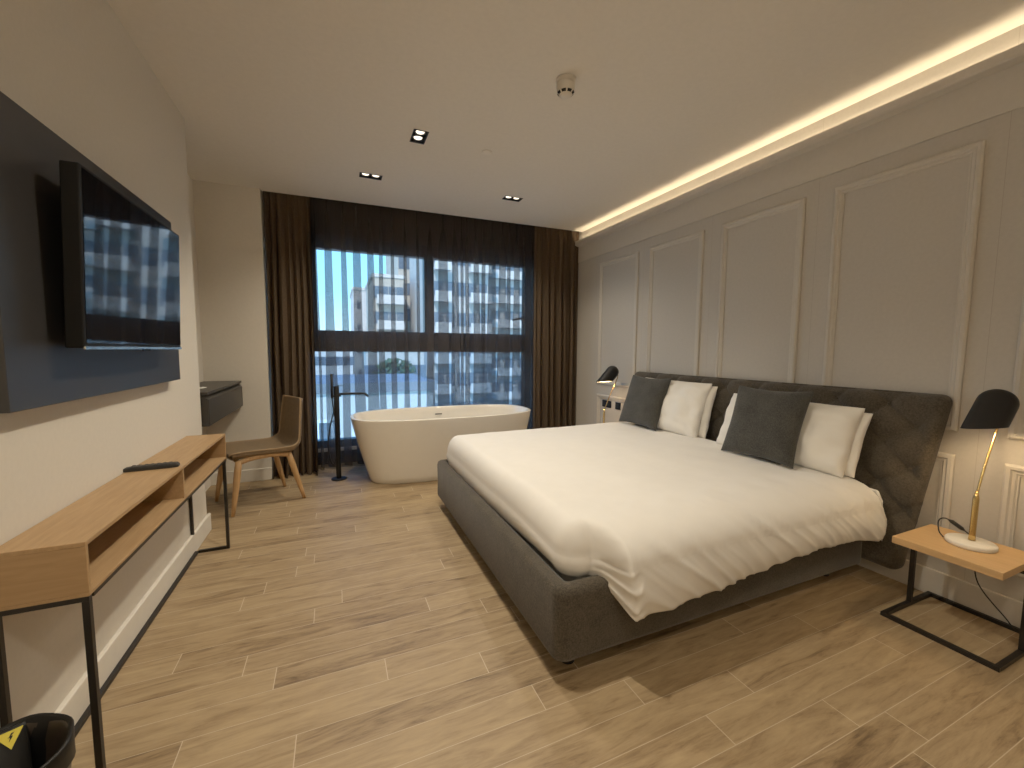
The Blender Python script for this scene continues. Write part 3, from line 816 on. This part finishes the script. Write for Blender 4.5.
# ------------------------------------------------------------------ bedside tables, lamps, sockets
def make_stand():
    t = thing('bedside_table', (2.45, .80, 0), 'oak bedside table on black wire frame beside the headboard', 'bedside table', 'oak bedside tables')
    obj('table_top', B(-.165, .175, -.168, .170, .345, .375), M['oak_x'], t, True, bev=.002)
    w = .018
    x0, x1, y0, y1 = -.186, .232, -.190, .180
    obj('base_frame', (lambda b: (box(b, x0, x0+w, y0, y1, 0, w), box(b, x1-w, x1, y0, y1, 0, w), box(b, x0+w, x1-w, y0, y0+w, 0, w), box(b, x0+w, x1-w, y1-w, y1, 0, w), b)[-1])(BM()), M['black_metal'], t, True, bev=.001)
    for y in (y0, y1-w): obj('leg', B(.03, .03+w, y, y+w, w, .345), M['black_metal'], t, True, bev=.001)
    obj('under_rail', B(.03, .048, y0+w, y1-w, .327, .345), M['black_metal'], t, True, bev=.001)
    return t
st1 = make_stand()
st2 = copy_tree(st1); st2.location = (2.45, 3.375, 0)
tag(st2, 'oak bedside table on the window side of the bed, under the far lamp')
tag(st1, 'oak bedside table on black wire frame beside the near end of the headboard')

def make_lamp():
    t = thing('bedside_lamp', (2.49, .790, .375), 'black shade brass bedside lamp on white marble base, nearest lamp', 'table lamp', 'brass bedside lamps')
    obj('base', lathe(BM(), [(.074, 0), (.078, .004), (.078, .016), (.074, .021), (0, .021)], (0, 0, 0), 48), M['marble'], t, True, True)
    obj('socket_stem', tube(BM(), [(.008, 0, .02), (.008, 0, .045), (.010, 0, .205), (.012, 0, .235)], .008, 14, [.012, .0105, .0105, .005]), M['brass'], t, True, True)
    rod = smoothpath([(.012, 0, .225), (.06, 0, .34), (.140, 0, .50), (.166, 0, .560), (.160, 0, .598), (.130, 0, .618), (.105, 0, .622)], 6)
    obj('rod', tube(BM(), rod, .0046, 10), M['brass'], t, True, True)
    D = V(.095, -.005, .610); a = V(-.70, 0, -.714).normalized(); u = V(0, 1, 0); w_ = a.cross(u).normalized()
    r = .062; zc = .512
    def shade_bm(r, zc):
        b = BM(); rings = []; n = 44
        for k in range(0, 9):
            ang = PI/2*k/8; rings.append([D-a*(r*math.cos(ang))+(u*math.cos(q)+w_*math.sin(q))*max(1e-4, r*math.sin(ang)) for q in [2*PI*i/n for i in range(n)]])
        for s in (.33, .66, 1):
            ring = []
            for i in range(n):
                q = 2*PI*i/n; p = D+(u*math.cos(q)+w_*math.sin(q))*r
                # oblique opening
                L_ = (p.z-zc+.15*p.y)/(-a.z)
                ring.append(p+a*max(.004, L_)*s)
            rings.append(ring)
        loft(b, rings, True, True, False); return b
    shd = obj('lamp_shade', shade_bm(r, zc), M['matt_black'], t, True, True)
    obj('shade_lining', shade_bm(r-.003, zc+.002), M['shade_in'], shd, True, True)
    obj('bulb', lathe(BM(), [(0, -.05), (.012, -.045), (.02, -.02), (.024, 0), (.02, .018), (0, .026)], D+a*.025, 18, axis=a), M['warm_bulb'], t, True, True)
    return t
lp1 = make_lamp()
lp2 = copy_tree(lp1); lp2.location = (2.455, 3.395, .375)
tag(lp2, 'black shade brass bedside lamp standing on the window side of the bed')
# lamp cord with inline switch on the near bedside table
cord = thing('lamp_cord', (2.45, .86, .375), 'black lamp cord with inline switch looping over the oak bedside table', 'cord')
pts = smoothpath([(2.462, .866, .383), (2.462, .882, .405), (2.478, .892, .445), (2.505, .885, .456), (2.53, .868, .445)], 6)
obj('cable', tube(BM(), pts, .0026, 8), M['rubber'], cord, smooth=True)
obj('switch', tube(BM(), [(2.522, .874, .448), (2.532, .867, .442), (2.562, .845, .414), (2.570, .839, .406)], .007, 10, [.004, .0085, .0085, .004]), M['rubber'], cord, smooth=True)
pts = smoothpath([(2.57, .839, .406), (2.600, .83, .385), (2.636, .82, .36), (2.642, .818, .30), (2.645, .815, .20), (2.655, .79, .13), (2.66, .72, .05), (2.665, .68, .006), (2.667, .62, .006)], 6)
obj('cable', tube(BM(), pts, .0026, 8), M['rubber'], cord, smooth=True)
def socket(y0, y1, label, nb):
    t = thing('wall_socket', (XR, (y0+y1)/2, .622), label, 'wall socket')
    obj('plate', B(XR-.010, XR, y0, y1, .585, .660), M['matt_black'], t, bev=.003)
    for k in range(nb):
        w_ = (y1-y0)/nb; c = y0+w_*(k+.5); obj('rocker', B(XR-.014, XR-.010, c-.018, c+.018, .602, .642), M['rubber'], t, bev=.001)
socket(3.59, 3.745, 'double black wall socket plate behind the window side lamp rod', 2)
socket(3.435, 3.515, 'single black wall switch plate next to the headboard on window side', 1)

# ------------------------------------------------------------------ outside the window
GZ = -9.0
b = BM(); quad(b, (-60, 6, GZ), (90, 6, GZ), (90, 160, GZ), (-60, 160, GZ)); struct('ground', b, M['asphalt'])
def building(name, x0, x1, d, depth, top, mat, label, cols, floor_h, win_w=.95, win_h=1.3, bal=None, bottom=GZ, maxw=98, zstart=None, roof=None):
    t = thing(name, ((x0+x1)/2, d, bottom), label, 'building')
    obj('facade', B(x0, x1, d, d+depth, bottom, top), mat, t)
    obj('parapet', B(x0-.12, x1+.12, d-.12, d+depth+.12, top, top+.35), roof or M['bal'], t)
    first = None; n = 0
    z = top-floor_h
    while z > (bottom+.5 if zstart is None else zstart) and n+cols <= maxw:
        for c in range(cols):
            cx = x0+(x1-x0)*(c+.5)/cols
            if first is None:
                bb = BM(); box(bb, -win_w/2, win_w/2, -.05, .02, 0, win_h); first = obj('window', bb, M['pane_b'], t, True); first.location = (cx-t.location.x, 0, z+.5-t.location.z)
            else:
                o = first.copy(); C.objects.link(o); o.parent = t; o.location = (cx-t.location.x, 0, z+.5-t.location.z)
            n += 1
        if bal and z > bottom+2:
            for (bx0, bx1) in bal:
                xa, xb = x0+(x1-x0)*bx0, x0+(x1-x0)*bx1
                bb = BM(); box(bb, xa, xb, d-1.0, d, z-.15, z); box(bb, xa, xb, d-1.0, d-.92, z, z+.75)
                obj('balcony', bb, M['bal'], t)
        z -= floor_h
    return t
building('apartment_tower', 7.0, 10.6, 50, 12, 22, M['bld_a'], 'tall beige apartment tower behind the upper left window light', 4, 3.0, .8, 1.4, bal=None)
building('apartment_tower', 8.05, 13.2, 36.5, 12, 19, M['bld_b'], 'grey apartment tower with balconies filling the upper right window light', 5, 2.7, .8, 1.2, bal=[(.0, .28), (.62, 1.0)])
building('apartment_tower', 16.0, 26, 44, 12, 14.6, M['bld_c'], 'wide pale apartment block seen at the drape end of the window', 6, 2.7, 1.1, 1.3, bal=[(.0, .45), (.55, 1.0)])
building('apartment_block', 3.75, 6.8, 45, 10, 8.55, M['bld_a'], 'lower beige block with balcony floors beside the tall tower', 4, 2.6, .7, 1.2, bal=[(.1, 1.0)])
building('apartment_block', 2.45, 5.2, 60, 10, 9.1, M['bld_c'], 'plain pale block standing at the edge of the open sky', 2, 3.0, .5, .9)
building('low_house', -4.5, 2.3, 62, 12, 1.2, M['bld_c'], 'low white house far across the street beneath the open sky', 7, 2.8, 1.2, 1.2)
building('low_house', 2.2, 6.6, 33.5, 6, 1.05, M['bld_d'], 'low sandstone house behind the roadside tree', 5, 2.8, 1.2, 1.2)
an = building('flat_roof_house', -3.0, 3.4, 15.5, 5, -.35, M['bld_c'], 'flat roofed house just outside with white framed windows', 4, 2.6, .9, 1.1, roof=M['roof_grey'])
for ch in [c for c in an.children if c.name.startswith('window')]:
    bb = BM(); x, z = ch.location.x, ch.location.z
    for s in (-1, 1):
        box(bb, s*.45-.05, s*.45+.05, -.09, .0, -.05, 1.15)
    box(bb, -.5, .5, -.09, 0, 1.1, 1.2); box(bb, -.5, .5, -.09, 0, -.1, 0); box(bb, -.03, .03, -.08, 0, 0, 1.1)
    obj('casing', bb, M['white_win'], ch, True)
t = thing('roadside_tree', (3.9, 30, GZ), 'dark bushy tree beyond the flat roofed house', 'tree')
obj('trunk', tube(BM(), [(0, 0, 0), (.1, 0, 3), (0, .1, 7.5)], .2, 10, [.25, .2, .12]), M['bark'], t, True, True)
b = BM(); rnd = random.Random(4)
for k in range(420):
    a, e, r = rnd.uniform(0, 6.28), math.asin(rnd.uniform(-1, 1)), rnd.uniform(.6, 1)**.5
    c = V(1.5*r*math.cos(a)*math.cos(e), 1.3*r*math.sin(a)*math.cos(e), 8.3+1.25*r*math.sin(e))
    u = V(rnd.uniform(-1, 1), rnd.uniform(-1, 1), rnd.uniform(-1, 1)).normalized(); w_ = u.orthogonal().normalized(); s = rnd.uniform(.14, .3)
    quad(b, c-u*s, c+w_*s*.6, c+u*s, c-w_*s*.6)
obj('crown', b, M['leaf'], t, True)

# ------------------------------------------------------------------ lights
def spot(x, y, z, p, ang=120, col=(1, .80, .56), r=.03, blend=.6, rot=(0, 0, 0)):
    l = bpy.data.lights.new('spot', 'SPOT'); l.energy = p; l.spot_size = math.radians(ang); l.spot_blend = blend; l.color = col; l.shadow_soft_size = r
    o = bpy.data.objects.new('spot', l); C.objects.link(o); o.location = (x, y, z); o.rotation_euler = rot
WARM = (1, .872, .672)
P = 50
for x, y, a in LIGHTS:
    spot(x, y, ZC-.012, P*.9, 130, WARM, .035, .7)
spot(.50, 1.52, ZC-.012, P*1.65, 130, WARM, .035, .7)
spot(.25, -.2, ZC-.012, P*1.0, 140, WARM, .05, .7)
spot(1.9, -.6, ZC-.012, P*.12, 140, WARM, .05, .7)
pl = bpy.data.lights.new('fill_light', 'POINT'); pl.energy = 17; pl.color = WARM; pl.shadow_soft_size = .25  # unseen fill added behind the camera to brighten left wall and ceiling
po = bpy.data.objects.new('fill_light', pl); C.objects.link(po); po.location = (-.5, -1.2, 2.0)
def area(loc, sx, sy, p, col, rot):
    l = bpy.data.lights.new('strip', 'AREA'); l.shape = 'RECTANGLE'; l.size = sx; l.size_y = sy; l.energy = p; l.color = col
    o = bpy.data.objects.new('strip', l); C.objects.link(o); o.location = loc; o.rotation_euler = rot
area((XR-.030, (YF+YN)/2, 2.452), .02, YN-YF-.05, 6.5, (1, .80, .52), (PI, 0, 0))
for lp in (lp1, lp2):
    l = bpy.data.lights.new('bulb', 'POINT'); l.energy = 2.6; l.color = (1, .72, .40); l.shadow_soft_size = .022
    o = bpy.data.objects.new('bulb_light', l); C.objects.link(o)
    D = V(.095, -.005, .610); a = V(-.70, 0, -.714).normalized()
    o.location = lp.location+D+a*.085
s = bpy.data.lights.new('sun', 'SUN'); s.energy = 6.5; s.angle = .01; s.color = (1, .95, .88)
so = bpy.data.objects.new('sun', s); C.objects.link(so); so.rotation_euler = (math.radians(48), 0, math.radians(-25))

w = bpy.data.worlds.new('sky'); bpy.context.scene.world = w; w.use_nodes = True; nt = w.node_tree
bg = nt.nodes['Background']; tc = nt.nodes.new('ShaderNodeTexCoord'); sp = nt.nodes.new('ShaderNodeSeparateXYZ')
nt.links.new(tc.outputs['Generated'], sp.inputs[0])
c = ramp(nt, sp.outputs[2], [(0, (.50, .82, 1.0)), (.12, (.26, .66, 1.0)), (.5, (.10, .38, .9))])
nt.links.new(c, bg.inputs[0]); bg.inputs[1].default_value = 3.8

# ------------------------------------------------------------------ camera
cam = bpy.data.cameras.new('camera'); co = bpy.data.objects.new('camera', cam); C.objects.link(co)
cam.sensor_width = 36; cam.lens = 36*411.65/1024; cam.clip_start = .02; cam.clip_end = 400
yaw, pitch, roll = -.405649, .0829608, -.0063185
def rot(yaw, pitch, roll):
    cy, sy, cp, sp_, cr, sr = math.cos(yaw), math.sin(yaw), math.cos(pitch), math.sin(pitch), math.cos(roll), math.sin(roll)
    A = Matrix(((1, 0, 0), (0, 0, 1), (0, -1, 0))); Ry = Matrix(((cy, sy, 0), (-sy, cy, 0), (0, 0, 1)))
    Rp = Matrix(((1, 0, 0), (0, cp, -sp_), (0, sp_, cp))); Rr = Matrix(((cr, -sr, 0), (sr, cr, 0), (0, 0, 1)))
    return (Rr @ Rp @ A @ Ry).transposed()
co.matrix_world = Matrix.Translation((0, 0, 1.2)) @ rot(yaw, pitch, roll).to_4x4()
sc = bpy.context.scene; sc.camera = co
sc.view_settings.view_transform = 'Standard'; sc.view_settings.look = 'None'; sc.view_settings.exposure = 0; sc.view_settings.gamma = 1.14
try:
    sc.cycles.use_denoising = True; sc.cycles.transparent_max_bounces = 32; sc.cycles.max_bounces = 10; sc.cycles.diffuse_bounces = 5
    sc.cycles.sample_clamp_indirect = 6
except Exception: pass
